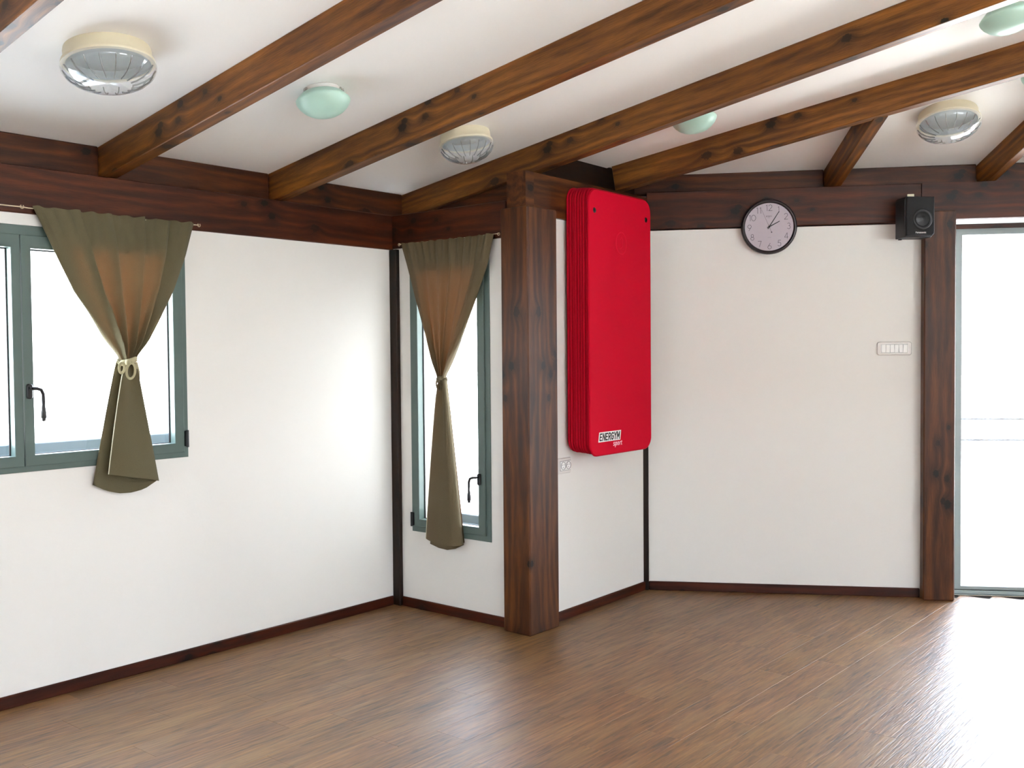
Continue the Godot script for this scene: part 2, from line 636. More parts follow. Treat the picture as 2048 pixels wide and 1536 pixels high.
var win_n := 1
func plain_window(xf: Transform3D, x0: float, y0: float, x1: float, y1: float) -> void:
	var w := put(Node3D.new(), "window_%d" % (win_n + 2), self, xf)
	win_n += 1
	struct(w)
	var st := mb()
	ring(st, x0, y0, x1, y1, [0.06, 0.06, 0.06, 0.06], -0.06, 0.01)
	cbox(st, Vector3((x0 + x1) / 2 - 0.04, y0 + 0.06, -0.05), Vector3((x0 + x1) / 2 + 0.04, y1 - 0.06, 0.005))
	build(st, "frame", M.green, w)
	st = mb()
	cbox(st, Vector3(x0 + 0.06, y0 + 0.06, -0.03), Vector3((x0 + x1) / 2 - 0.04, y1 - 0.06, -0.024), 0.0)
	build(st, "glass_pane", M.glass, w)
	st = mb()
	cbox(st, Vector3((x0 + x1) / 2 + 0.04, y0 + 0.06, -0.03), Vector3(x1 - 0.06, y1 - 0.06, -0.024), 0.0)
	build(st, "glass_pane", M.glass, w)

func pane(st: SurfaceTool, x0: float, y0: float, x1: float, y1: float, z: float) -> void:
	face(st, [Vector3(x0, y0, z), Vector3(x1, y0, z), Vector3(x1, y1, z), Vector3(x0, y1, z)], Vector3(0, 0, 1))

# one opening sash of grey-green aluminium: outer rectangle and the widths of its bars
func sash(parent: Node, x0: float, y0: float, x1: float, y1: float, w: Array) -> MeshInstance3D:
	var st := mb()
	ring(st, x0, y0, x1, y1, w, -0.026, 0.015)
	var s := build(st, "sash", M.green, parent)
	st = mb()
	ring(st, x0 + w[0] - 0.003, y0 + w[2] - 0.003, x1 - w[1] + 0.003, y1 - w[3] + 0.003, [0.008, 0.008, 0.006, 0.008], -0.034, -0.0262)
	build(st, "gasket", M.rubber, s)
	st = mb()
	pane(st, x0 + w[0], y0 + w[2], x1 - w[1], y1 - w[3], -0.03)
	build(st, "glass_pane", M.glass, s)
	return s

func handle(parent: Node, x: float, y: float, side: float) -> void:
	var st := mb()
	prism(st, rrect(0.024, 0.062, 0.010), 0.0, 0.012, 0.003)
	tube(st, [Vector3(0, 0.012, 0.008), Vector3(0, 0.012, 0.034), Vector3(side * 0.012, 0.012, 0.042), Vector3(side * 0.030, 0.006, 0.043), Vector3(side * 0.038, -0.012, 0.043), Vector3(side * 0.039, -0.04, 0.042)], [0.0072, 0.0072], 10)
	lathe(st, [[0.0, 0.002], [0.007, 0.0], [0.0065, -0.02], [0.0105, -0.055], [0.011, -0.07], [0.007, -0.078], [0.009, -0.083], [0.0, -0.088]], 14, false, at(side * 0.039, -0.036, 0.042))
	build(st, "handle", M.black, parent, at(x, y, 0.015))

func hinge(parent: Node, x: float, y: float) -> void:
	var st := mb()
	cbox(st, Vector3(-0.008, -0.036, 0), Vector3(0.008, 0.036, 0.018), 0.003)
	lathe(st, [[0.0, 0.04], [0.006, 0.039], [0.006, -0.039], [0.0, -0.04]], 10, true, at(0, 0, 0.018))
	build(st, "hinge", M.black, parent, at(x, y, 0.004))

func build_windows() -> void:
	# the wide window in the left wall
	var w := put(Node3D.new(), "window_1", self, WL)
	struct(w, "wide grey-green aluminium window in the left wall with an olive curtain")
	var st := mb()
	ring(st, -2.825, 0.948, -1.313, 1.951, [0.028, 0.028, 0.026, 0.042], -0.07, 0.006)
	build(st, "frame", M.green, w)
	var s := sash(w, -2.062, 0.972, -1.338, 1.911, [0.040, 0.047, 0.044, 0.053])
	handle(s, -2.043, 1.277, 1.0)
	hinge(s, -1.326, 1.034)
	s = sash(w, -2.798, 0.972, -2.066, 1.911, [0.047, 0.036, 0.044, 0.053])
	hinge(s, -2.81, 1.034)
	for y in [[1.868, 1.95], [0.95, 1.052]]:
		st = mb()
		cbox(st, Vector3(-2.82, y[0], -0.19), Vector3(-1.32, y[1], -0.14), 0.004)
		build(st, "shutter_bar" if y[0] > 1.5 else "shutter_track", M.track, w)
	# the narrow window in the alcove
	w = put(Node3D.new(), "window_2", self, WB)
	struct(w, "narrow tall grey-green aluminium window in the alcove beside the thick post")
	st = mb()
	ring(st, 0.139, 0.431, 0.72, 1.951, [0.026, 0.034, 0.033, 0.042], -0.07, 0.006)
	build(st, "frame", M.green, w)
	s = sash(w, 0.163, 0.462, 0.688, 1.911, [0.040, 0.048, 0.041, 0.053])
	handle(s, 0.652, 0.757, -1.0)
	hinge(s, 0.150, 0.50)
	for y in [[1.868, 1.95], [0.44, 0.532]]:
		st = mb()
		cbox(st, Vector3(0.146, y[0], -0.19), Vector3(0.713, y[1], -0.14), 0.004)
		build(st, "shutter_bar" if y[0] > 1.5 else "shutter_track", M.track, w)

func build_door() -> void:
	var d := put(Node3D.new(), "door_1", self, WD)
	struct(d, "white-lit glass door in a grey aluminium frame at the right edge")
	var st := mb()
	ring(st, 1.7235, 0.006, 3.4235, 2.128, [0.0275, 0.0535, 0.02, 0.008], -0.14, -0.085)
	build(st, "frame", M.doorframe, d)
	for k in 2:
		var x0 := 1.752 if k == 0 else 2.586
		var x1 := 2.584 if k == 0 else 3.368
		st = mb()
		ring(st, x0, 0.03, x1, 2.119, [0.050, 0.05, 0.02, 0.052], -0.13, -0.095)
		var leaf := build(st, "leaf", M.doorframe, d)
		st = mb()
		pane(st, x0 + 0.05, 0.05, x1 - 0.05, 2.067, -0.112)
		build(st, "glass_pane", M.glass, leaf)
		for y in [1.008, 0.888]:
			st = mb()
			cbox(st, Vector3(x0 + 0.05, y, -0.122), Vector3(x1 - 0.05, y + 0.012, -0.102), 0.003)
			build(st, "glazing_bar", M.doorbar, leaf)
		st = mb()
		cbox(st, Vector3(x0, 0.007, -0.125), Vector3(x1, 0.029, -0.10), 0.002)
		build(st, "weather_strip", M.rubber, leaf)
	st = mb()
	cbox(st, Vector3(1.724, 0.0, -0.2), Vector3(3.42, 0.006, -0.06), 0.002)
	build(st, "threshold", M.chrome, d)
	st = mb()
	cbox(st, Vector3(1.724, 2.10, -0.084), Vector3(3.42, 2.127, -0.07), 0.002)
	build(st, "head_trim", any_wood(M.beam), d)

# ------------------------------------------------------------------ timbers
func build_timbers() -> void:
	# posts
	timber("timber_post", Transform3D(), Vector3(0.842, 0, -0.188), Vector3(1.018, 2.143, 0.052), M.post, "thick square brown timber post standing between the small window and the red mats", "post", "", 0.006)
	timber("timber_post", Transform3D(), Vector3(0.0, 0, 0.0), Vector3(0.057, 1.998, 0.027), M.darkpost, "thin nearly black post in the corner left of the small window", "post", "", 0.003)
	timber("timber_post", WD, Vector3(-0.012, 0, -0.01), Vector3(0.020, 2.11, 0.021), M.darkpost, "thin nearly black post in the corner beside the wall with the clock", "post", "", 0.003)
	timber("timber_post", WD, Vector3(1.554, 0, 0.001), Vector3(1.723, 2.188, 0.078), M.post, "square brown timber post standing between the white clock wall and the glass door", "post", "", 0.006)
	timber("timber_post", WD, Vector3(3.424, 0, 0.001), Vector3(3.594, 2.125, 0.078), M.post, "square brown timber post on the far side of the glass door", "post", "", 0.006)
	# wall beams
	timber("wall_beam", WL, Vector3(-6.6, 1.998, -0.16), Vector3(-4.851, 2.19, 0.013), M.beam, "reddish brown wall beam continuing beyond the left edge of the view", "beam")
	timber("wall_beam", WL, Vector3(-4.85, 1.998, -0.16), Vector3(-0.001, 2.19, 0.013), M.beam, "long reddish brown wall beam above the wide curtained window", "beam")
	timber("wall_beam", WB, Vector3(0.002, 2.003, -0.16), Vector3(0.838, 2.19, 0.012), M.beam, "short dark brown beam above the small curtained window", "beam")
	var st := mb()
	prism(st, PackedVector2Array([Vector2(-0.665, -0.106), Vector2(-0.437, -0.106), Vector2(-0.437, -0.138), Vector2(0.55, -0.138), Vector2(0.55, 0.072), Vector2(-0.665, 0.072)]), -0.06, 0.06, 0.003)
	tag(build(st, "wall_beam", any_wood(M.post), self, WC * at(0.635, 2.249, -0.037)), "brown beam lapped over the thick post, running behind the red mats", "beam")
	timber("wall_beam", WD, Vector3(0.015, 2.134, -0.17), Vector3(1.553, 2.352, 0.018), M.beam, "dark brown wall beam behind the clock", "beam")
	st = mb()
	prism(st, PackedVector2Array([Vector2(-1.3, -0.073), Vector2(-1.13, -0.073), Vector2(-1.13, -0.113), Vector2(1.3, -0.113), Vector2(1.3, 0.091), Vector2(-1.3, 0.091)]), -0.094, 0.094, 0.003)
	tag(build(st, "wall_beam", any_wood(M.beam, 2.6), self, WD * at(2.855, 2.261, -0.076)), "dark brown beam over the glass door, right of the speaker", "beam")
	# boards closing the gaps above the beams
	for a in [[-2.521, -1.686, "third"], [-1.619, -0.789, "second"], [-0.718, 0.139, "first"]]:
		timber("filler_board", WL, Vector3(a[0], 2.192, -0.10), Vector3(a[1], ceil1(-0.06, 0) - 0.001, -0.06), M.filler, "dark brown filler board under the ceiling above the left wall, %s from the far corner" % a[2], "board")
	timber("filler_board", WL, Vector3(-6.6, 2.192, -0.10), Vector3(-2.587, ceil1(-0.06, 0) - 0.001, -0.06), M.filler, "dark brown filler board under the ceiling above the left wall, leftmost, beyond the nearest rafter", "board")
	st = mb()
	prism(st, PackedVector2Array([Vector2(-0.42, -0.06), Vector2(0.42, -0.06), Vector2(0.42, 0.077), Vector2(-0.42, -0.057)]), -0.012, 0.012)
	tag(build(st, "filler_board", any_wood(M.filler), self, at(0.42, 2.251, -0.175)), "wedge-shaped brown board between the small window's beam and the rafter above", "board")
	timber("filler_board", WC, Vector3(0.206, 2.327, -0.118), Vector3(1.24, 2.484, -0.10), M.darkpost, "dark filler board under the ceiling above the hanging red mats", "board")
	timber("filler_board", WD, Vector3(-0.06, 2.353, -0.14), Vector3(1.036, 2.469, -0.10), M.filler, "dark brown filler board under the ceiling above the clock", "board")
	timber("filler_board", WD, Vector3(1.109, 2.353, -0.14), Vector3(1.876, 2.469, -0.10), M.filler, "dark brown filler board under the ceiling above the speaker", "board")
	timber("filler_board", WD, Vector3(2.81, 2.353, -0.14), Vector3(4.15, 2.469, -0.10), M.filler, "dark brown filler board above the glass door, farthest right", "board")
	timber("filler_board", WD, Vector3(1.94, 2.353, -0.14), Vector3(2.725, 2.469, -0.10), M.filler, "dark brown filler board above the glass door, at the right edge of the view", "board")
	# rafters that rise from the left wall
	var slope := atan(0.16)
	for a in [[2.585, 2.523, -0.092, "nearest sloping rafter, cut by the top left corner of the view"], [1.684, 1.621, -0.092, "sloping brown rafter between the large glass-bowl lamp and the first green dome lamp"], [0.787, 0.720, -0.092, "sloping brown rafter between the first green dome lamp and the middle glass-bowl lamp"], [-0.142, -0.204, -0.092, "brown rafter passing over the thick post, left of the half-hidden green dome"]]:
		rafter(Vector3(a[2], ceil1(a[2], 0), (a[0] + a[1]) / 2), Vector3(1, 0.16, 0), 4.05, 0.140, absf(a[0] - a[1]), a[3])
	# the rafter along the bend of the roof and the short ones beyond it
	var dir := Vector3(1, 0.16, -0.11)
	rafter(Vector3(0.86, ceil1(0.86, 0) + 0.035, -0.9386), dir, 3.19, 0.178, 0.068, "long brown rafter along the bend of the ceiling, nearest to the clock wall")
	for a in [[1.087, 0.133, 0.725, 0.066, "short brown rafter above the clock wall, left of the right-hand glass-bowl lamp"], [1.928, 0.18, 1.18, 0.052, "short brown rafter above the glass door, at the right edge of the view"], [2.78, 0.2, 1.62, 0.055, "short brown rafter above the glass door, farthest right"]]:
		var p0: Vector3 = WD * Vector3(a[0] - 0.145 * a[1], 0, -0.145)
		var p1: Vector3 = WD * Vector3(a[0] + a[2] * a[1], 0, a[2])
		p0.y = ceil2(p0.x, p0.z)
		p1.y = ceil2(p1.x, p1.z)
		rafter(p0, p1 - p0, (p1 - p0).length(), 0.138, a[3], a[4])

# a bar whose top edge starts at p and runs along dir
func rafter(p: Vector3, dir: Vector3, length: float, high: float, wide: float, label: String) -> void:
	var x := dir.normalized()
	var z := x.cross(Vector3.UP).normalized()
	var y := z.cross(x).normalized()
	var st := mb()
	cbox(st, Vector3(-length / 2, -high / 2, -wide / 2), Vector3(length / 2, high / 2, wide / 2), 0.003)
	tag(build(st, "rafter", any_wood(M.rafter, length, 0.45), self, Transform3D(Basis(x, y, z), p + x * length / 2 - y * high / 2)), label, "rafter")

# ------------------------------------------------------------------ curtains
func along(tab: Array, y: float) -> float:      # x at height y from a table [y, x] with falling y
	for i in tab.size() - 1:
		if y >= tab[i + 1][0] or i == tab.size() - 2:
			return lerpf(tab[i][1], tab[i + 1][1], (tab[i][0] - y) / (tab[i][0] - tab[i + 1][0]))
	return 0.0

func sheet(st: SurfaceTool, g: Array) -> void:
	st.set_smooth_group(40)
	for i in g.size() - 1:
		for k in g[i].size() - 1:
			var a: Vector3 = g[i][k]
			var b: Vector3 = g[i][k + 1]
			var c: Vector3 = g[i + 1][k + 1]
			var d: Vector3 = g[i + 1][k]
			for v in [a, b, c, a, c, d]:
				st.add_vertex(v)
	st.set_smooth_group(-1)

func catmull(p: Array, per: int) -> Array:
	var out := []
	for i in p.size() - 1:
		var p0: Vector2 = p[maxi(i - 1, 0)]
		var p1: Vector2 = p[i]
		var p2: Vector2 = p[i + 1]
		var p3: Vector2 = p[mini(i + 2, p.size() - 1)]
		for k in per:
			out.append(p1.cubic_interpolate(p2, p0, p3, float(k) / per))
	out.append(p[p.size() - 1])
	return out

# profile: points (share of the width, depth); low: [left0, left1, right0, right1, flap0, flap1]; hems: heights along the lower edge of the back and of the flap
func curtain(called: String, label: String, xf: Transform3D, left: Array, right: Array, profile: Array, tie_y: float, tie_x: Array, low: Array, back_hem: Array, flap_hem: Array, m: Material, tie_m: Material, bow: float) -> void:
	var root := thing(called, label, "curtain", xf)
	var y0: float = left[0][0]
	var prof := catmull(profile, 5)
	var g := []
	var rows := 26
	for i in rows + 1:
		var v := float(i) / rows
		var y := lerpf(y0, tie_y, v)
		var l := along(left, y)
		var r := along(right, y)
		var k := lerpf(1.1, 3.4, v) * (1.0 - 0.55 * smoothstep(0.85, 1.0, v))
		var n0 := lerpf(0.030, 0.052, v)
		var line := []
		for q in prof:
			var t: float = q.x
			var gather := 0.007 * (0.5 + sin(t * 80.0)) * (1.0 - smoothstep(0.0, 0.35, v)) + 0.0025 * sin(t * 41.0 + v * 5.0)
			var sag := 0.010 * sin(PI * clampf(t, 0.0, 1.0)) * sin(PI * v)
			line.append(Vector3(lerpf(l, r, t), y + (0.003 * sin(t * 60.0) if i == 0 else 0.0), n0 + q.y * k + gather + sag))
		g.append(line)
	var st := mb()
	sheet(st, g)
	build(st, "gathered_top", m, root)
	# below the tie: a back sheet whose right side folds over to a front flap
	g = []
	rows = 22
	for i in rows + 1:
		var v := float(i) / rows
		var l := lerpf(low[0], low[1], pow(v, 0.9))
		var r := lerpf(low[2], low[3], pow(v, 0.95))
		var f := lerpf(low[4], low[5], pow(v, 0.8))
		var line := []
		for k in 9:      # the inner layer, from right to left
			var t := 1.0 - k / 8.0 * 0.98
			line.append(Vector3(lerpf(l, r, t), lerpf(tie_y, along_list(back_hem, t) + 0.012, v), lerpf(0.034, 0.014, v)))
		for k in 13:
			var t := k / 12.0
			var yb := along_list(back_hem, t)
			line.append(Vector3(lerpf(l, r, t), lerpf(tie_y, yb, v), lerpf(0.038, 0.022, v) - 0.004 * sin(t * PI) + 0.004 * sin(t * 9.0 + 1.0) * (1.0 - v)))
		for k in range(0, 14):
			var t := 1.0 - k / 13.0
			var yf := along_list(flap_hem, t)
			var wave := 0.010 * sin(t * 7.5 + 0.6) * (1.0 - 0.6 * v)
			line.append(Vector3(lerpf(f, r, t), lerpf(tie_y, yf, v), lerpf(0.060, 0.05, v) + wave + 0.030 * sin(t * PI) * v + (0.012 * v if k > 0 else -0.014)))
		g.append(line)
	st = mb()
	sheet(st, g)
	build(st, "hanging_tail", m, root)
	var edge := []
	for i in range(2, rows + 1):
		edge.append(g[i][g[i].size() - 1] + Vector3(0, 0, 0.001))
	st = mb()
	tube(st, edge, [0.0022, 0.0016], 6)
	build(st, "hem_edge", M.hem, root)
	# tie: a band round the waist, a knot, a hanging loop and two ends
	st = mb()
	var pts := []
	var cx: float = (tie_x[0] + tie_x[1]) / 2
	var rx: float = (tie_x[1] - tie_x[0]) / 2 + 0.004
	for k in 28:
		var a := TAU * k / 28
		pts.append(Vector3(cx + rx * cos(a), tie_y + 0.004 * sin(a * 2.0) + 0.004 * cos(a), 0.050 + 0.030 * sin(a)))
	tube(st, pts, [0.013, 0.004], 8, true, Vector3(0, 0, 1))
	build(st, "tie_band", tie_m, root)
	st = mb()
	lathe(st, [[0.0, 0.014], [0.010, 0.011], [0.014, 0.0], [0.010, -0.011], [0.0, -0.014]], 12, false, at(cx - rx * 0.35 * signf(bow), tie_y - 0.004, 0.080))
	build(st, "knot", tie_m, root)
	for q in [[0.0, 1.0, 0.05, 0.092], [-1.15, 0.62, 0.028, 0.07]]:
		st = mb()
		pts = []
		for k in 25:
			var a := TAU * k / 24
			var lx: float = cx + q[0] * rx * signf(bow) + sin(a) * absf(bow) * 0.36 * q[1] + 0.02 * bow * (1.0 - cos(a))
			pts.append(Vector3(lx, tie_y - 0.008 - absf(bow) * 0.62 * q[1] * (1.0 - cos(a)), 0.084 - q[2] * 0.4 * (1.0 - cos(a)) * 0.4))
		tube(st, pts, [0.0062, 0.0022], 8, false, Vector3(0, 0, 1))
		build(st, "bow_loop", tie_m, root)
	st = mb()
	tube(st, [Vector3(cx + rx * 0.8, tie_y - 0.005, 0.07), Vector3(cx + rx * 1.15, tie_y - 0.05, 0.066), Vector3(cx + rx * 1.2, tie_y - 0.10, 0.058), Vector3(cx + rx * 1.3, tie_y - 0.15, 0.052)], [0.006, 0.002], 8)
	build(st, "tie_end", tie_m, root)

func along_list(h: Array, t: float) -> float:
	var f := t * (h.size() - 1)
	var i := clampi(int(f), 0, h.size() - 2)
	return lerpf(h[i], h[i + 1], f - i)

func wire(label: String, xf: Transform3D, pts: Array, hooks: Array) -> void:
	var root := thing("curtain_wire", label, "curtain wire", xf)
	var st := mb()
	tube(st, pts, [0.0025, 0.0025], 8)
	build(st, "wire", M.wire, root)
	for h in hooks:
		st = mb()
		var p := []
		for k in 9:
			var a := TAU * k / 10.0 + 0.6
			p.append(Vector3(h + 0.0075 * sin(a), 2.023 + 0.0075 * cos(a), 0.019))
		p.append(Vector3(h - 0.002, 2.0285, 0.016))
		p.append(Vector3(h, 2.0285, 0.012))
		tube(st, p, [0.0016, 0.0016], 6)
		build(st, "screw_hook", M.wire, root)

func build_curtains() -> void:
	wire("thin cream curtain wire above the wide left window", WL, [Vector3(-2.9, 2.021, 0.019), Vector3(-2.06, 2.022, 0.019), Vector3(-2.03, 2.020, 0.019), Vector3(-1.3, 2.021, 0.019), Vector3(-1.245, 2.023, 0.019)], [-2.055, -1.245])
	wire("thin cream curtain wire above the small alcove window", WB, [Vector3(0.075, 2.024, 0.019), Vector3(0.4, 2.020, 0.019), Vector3(0.80, 2.025, 0.019)], [0.075, 0.80])
	var P := func(a: Array) -> Array:
		var o := []
		for k in range(0, a.size(), 2):
			o.append(Vector2(a[k], a[k + 1]))
		return o
	curtain("olive_curtain", "wide olive curtain knotted with a pale loop at the wide left window", WL,
		[[2.028, -2.020], [1.896, -1.958], [1.789, -1.908], [1.687, -1.858], [1.601, -1.797], [1.496, -1.735], [1.425, -1.678], [1.395, -1.664]],
		[[2.028, -1.284], [1.871, -1.335], [1.715, -1.402], [1.562, -1.490], [1.479, -1.542], [1.424, -1.588], [1.395, -1.60]],
		P.call([0.14, -0.010, 0.04, -0.007, 0.0, -0.001, 0.03, 0.004, 0.13, 0.006, 0.20, 0.011, 0.25, 0.016, 0.255, 0.010, 0.19, 0.002, 0.24, -0.004, 0.33, -0.002, 0.39, 0.006, 0.44, 0.010, 0.46, 0.004, 0.41, -0.003, 0.50, -0.006, 0.57, -0.003, 0.62, 0.007, 0.655, 0.011, 0.66, 0.004, 0.635, -0.002, 0.70, -0.006, 0.77, 0.0, 0.82, 0.008, 0.845, 0.004, 0.83, -0.003, 0.90, 0.004, 0.95, 0.009, 1.0, 0.006, 1.0, 0.0, 0.93, -0.006, 0.82, -0.009]),
		1.395, [-1.666, -1.598], [-1.676, -1.785, -1.598, -1.486, -1.650, -1.737], [0.868, 0.836, 0.818, 0.815, 0.824, 0.856], [0.912, 0.898, 0.886, 0.872, 0.856], M.cloth, M.tie, 0.055)
	curtain("olive_curtain", "narrow brown-olive curtain tied in the middle at the small alcove window", WB,
		[[2.024, 0.106], [1.918, 0.148], [1.710, 0.222], [1.491, 0.306], [1.315, 0.386], [1.280, 0.400]],
		[[2.024, 0.774], [1.868, 0.736], [1.692, 0.662], [1.461, 0.548], [1.302, 0.450], [1.280, 0.440]],
		P.call([0.10, -0.009, 0.03, -0.006, 0.0, 0.0, 0.05, 0.005, 0.10, 0.008, 0.13, 0.004, 0.18, -0.004, 0.27, 0.003, 0.34, -0.003, 0.44, 0.004, 0.50, -0.003, 0.57, 0.006, 0.585, 0.001, 0.66, -0.004, 0.75, 0.003, 0.84, 0.006, 0.90, 0.010, 0.97, 0.012, 1.0, 0.008, 1.0, 0.002, 0.94, -0.006, 0.84, -0.009]),
		1.280, [0.402, 0.440], [0.400, 0.292, 0.444, 0.540, 0.408, 0.302], [0.378, 0.362, 0.358, 0.372, 0.400], [0.414, 0.408, 0.402, 0.398, 0.400], M.cloth2, M.cloth2, -0.040)

# ------------------------------------------------------------------ hanging mats
func build_mats() -> void:
	var w := 0.627
	var h := 1.396
	var outline := rrect(w, h, 0.07, 8)
	var n := 9
	var pitch := 0.0160
	var order := ["eighth", "seventh", "sixth", "fifth", "fourth", "third", "second"]
	for i in n:
		var n0 := 0.021 + i * pitch
		var front := i == n - 1
		var jx := 0.0 if front else rng.randf_range(-0.005, 0.005)
		var jy := 0.0 if front else 0.004 + 0.0035 * (n - 1 - i) * 0.6 + rng.randf_range(-0.004, 0.004)
		var label := "front red exercise mat of the hanging stack, with the printed logo" if front else ("rearmost red exercise mat of the hanging stack, against the wall" if i == 0 else "%s red exercise mat from the front of the hanging stack" % order[i - 1])
		var root := thing("exercise_mat", label, "exercise mat", WC * at(0.633 + jx, 1.567 + jy, n0), "red exercise mats hanging on the wall")
		var st := mb()
		prism(st, outline, 0.0, pitch - 0.0012, 0.0058, true)
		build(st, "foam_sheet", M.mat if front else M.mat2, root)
		if front:
			for x in [-0.2595, 0.2595]:
				st = mb()
				lathe(st, [[0.0095, 0.0005], [0.013, 0.0012], [0.0145, 0.0], [0.0145, -0.001]], 20, false, Transform3D(Basis(Vector3(1, 0, 0), Vector3(0, 0, 1), Vector3(0, -1, 0)), Vector3(x, 0.587, pitch - 0.0008)))
				build(st, "eyelet", M.black, root)
			# pressed ring near the top
			st = mb()
			var ringp := []
			for k in 32:
				ringp.append(Vector3(0.052 * cos(TAU * k / 32), 0.435 + 0.058 * sin(TAU * k / 32), pitch - 0.0012))
			tube(st, ringp, [0.005, 0.0006], 6, true)
			tube(st, [Vector3(-0.012, 0.455, pitch - 0.0012), Vector3(0, 0.47, pitch - 0.0012), Vector3(0.014, 0.455, pitch - 0.0012), Vector3(0.012, 0.42, pitch - 0.0012), Vector3(-0.012, 0.405, pitch - 0.0012)], [0.004, 0.0006], 6)
			build(st, "embossed_badge", M.emboss, root)
			# printed logo
			st = mb()
			prism(st, PackedVector2Array([Vector2(-0.237, -0.6245), Vector2(-0.022, -0.6245), Vector2(-0.013, -0.5725), Vector2(-0.227, -0.5725)]), pitch - 0.0013, pitch - 0.0006)
			build(st, "logo_backing", M.white2, root)
			var glyph := {
				"E": [[Vector2(.56, .39), Vector2(.11, .39), Vector2(.11, -.39), Vector2(.56, -.39)], [Vector2(.11, 0), Vector2(.5, 0)]],
				"N": [[Vector2(.11, -.45), Vector2(.11, .45)], [Vector2(.13, .40), Vector2(.55, -.40)], [Vector2(.57, -.45), Vector2(.57, .45)]],
				"R": [[Vector2(.11, -.45), Vector2(.11, .39), Vector2(.42, .39), Vector2(.54, .28), Vector2(.54, .10), Vector2(.42, -.02), Vector2(.11, -.02)], [Vector2(.34, -.02), Vector2(.56, -.45)]],
				"G": [[Vector2(.56, .26), Vector2(.45, .39), Vector2(.22, .39), Vector2(.11, .27), Vector2(.11, -.27), Vector2(.22, -.39), Vector2(.45, -.39), Vector2(.56, -.27), Vector2(.56, -.02), Vector2(.36, -.02)]],
				"Y": [[Vector2(.06, .45), Vector2(.33, .0), Vector2(.33, -.45)], [Vector2(.6, .45), Vector2(.33, .0)]],
				"M": [[Vector2(.1, -.45), Vector2(.1, .45)], [Vector2(.12, .42), Vector2(.38, -.18), Vector2(.64, .42)], [Vector2(.66, -.45), Vector2(.66, .45)]]}
			var word := "ENERGYM"
			for j in word.length():
				st = mb()
				for q in glyph[word[j]]:
					var p := []
					for v in q:
						p.append(Vector2((v.x - 0.33) * 0.040 + v.y * 0.0065, v.y * 0.042))
					stroke(st, p, 0.0080, 0.0)
				build(st, "logo_letter", M.navy, root, at(-0.2125 + j * 0.0282, -0.5985, pitch - 0.0003))
			text("logo_lettering", "sport", 0.036, M.pink, root, at(-0.047, -0.640, pitch - 0.0006), true, 0.14)
	for a in [[0.3735, "left"], [0.8925, "right"]]:
		var st := mb()
		lathe(st, [[0.0, 0.168], [0.0075, 0.167], [0.0090, 0.163], [0.0090, 0.0], [0.0, 0.0]], 14, true, Transform3D(Basis(Vector3(1, 0, 0), Vector3(0, 0, 1), Vector3(0, -1, 0)), Z3))
		tag(build(st, "mat_peg", M.black, self, WC * at(a[0], 2.154, 0.0)), "black peg through the %s eyelet of the hanging red mats" % a[1], "peg")

# ------------------------------------------------------------------ clock
func stroke(st: SurfaceTool, pts: Array, w: float, z: float) -> void:
	for i in pts.size() - 1:
		var a: Vector2 = pts[i]
		var b: Vector2 = pts[i + 1]
		var d := (b - a).normalized()
		var n := Vector2(-d.y, d.x) * w / 2
		a -= d * w * 0.3
		b += d * w * 0.3
		face(st, [Vector3(a.x + n.x, a.y + n.y, z), Vector3(b.x + n.x, b.y + n.y, z), Vector3(b.x - n.x, b.y - n.y, z), Vector3(a.x - n.x, a.y - n.y, z)], Vector3(0, 0, 1))

func arc(cx: float, cy: float, rx: float, ry: float, a0: float, a1: float, n := 14) -> Array:
	var p := []
	for i in n + 1:
		var a := deg_to_rad(lerpf(a0, a1, float(i) / n))
		p.append(Vector2(cx + rx * cos(a), cy + ry * sin(a)))
	return p

func digit(c: String) -> Array:      # strokes in a box one unit high, about 0.6 wide, centred
	match c:
		"0": return [arc(0, 0, 0.36, 0.5, 0, 360, 24)]
		"1": return [[Vector2(-0.10, 0.40), Vector2(0.06, 0.5), Vector2(0.06, -0.5)]]
		"2": return [arc(0, 0.23, 0.27, 0.27, 165, -35) + [Vector2(-0.29, -0.5), Vector2(0.30, -0.5)]]
		"3": return [arc(-0.02, 0.26, 0.22, 0.24, 150, -90), arc(-0.02, -0.24, 0.26, 0.26, 90, -150)]
		"4": return [[Vector2(0.12, -0.5), Vector2(0.12, 0.5), Vector2(-0.32, -0.24), Vector2(0.30, -0.24)]]
		"5": return [[Vector2(0.25, 0.5), Vector2(-0.14, 0.5), Vector2(-0.22, 0.06)] + arc(-0.02, -0.18, 0.29, 0.32, 120, -145)]
		"6": return [arc(0, -0.2, 0.30, 0.30, 0, 360, 22), [Vector2(0.12, 0.5), Vector2(-0.27, -0.08)]]
		"7": return [[Vector2(-0.28, 0.5), Vector2(0.28, 0.5), Vector2(-0.06, -0.5)]]
		"8": return [arc(0, 0.26, 0.21, 0.24, 0, 360, 20), arc(0, -0.24, 0.28, 0.26, 0, 360, 22)]
		"9": return [arc(0, 0.2, 0.30, 0.30, 0, 360, 22), [Vector2(0.27, 0.08), Vector2(-0.12, -0.5)]]
	return []

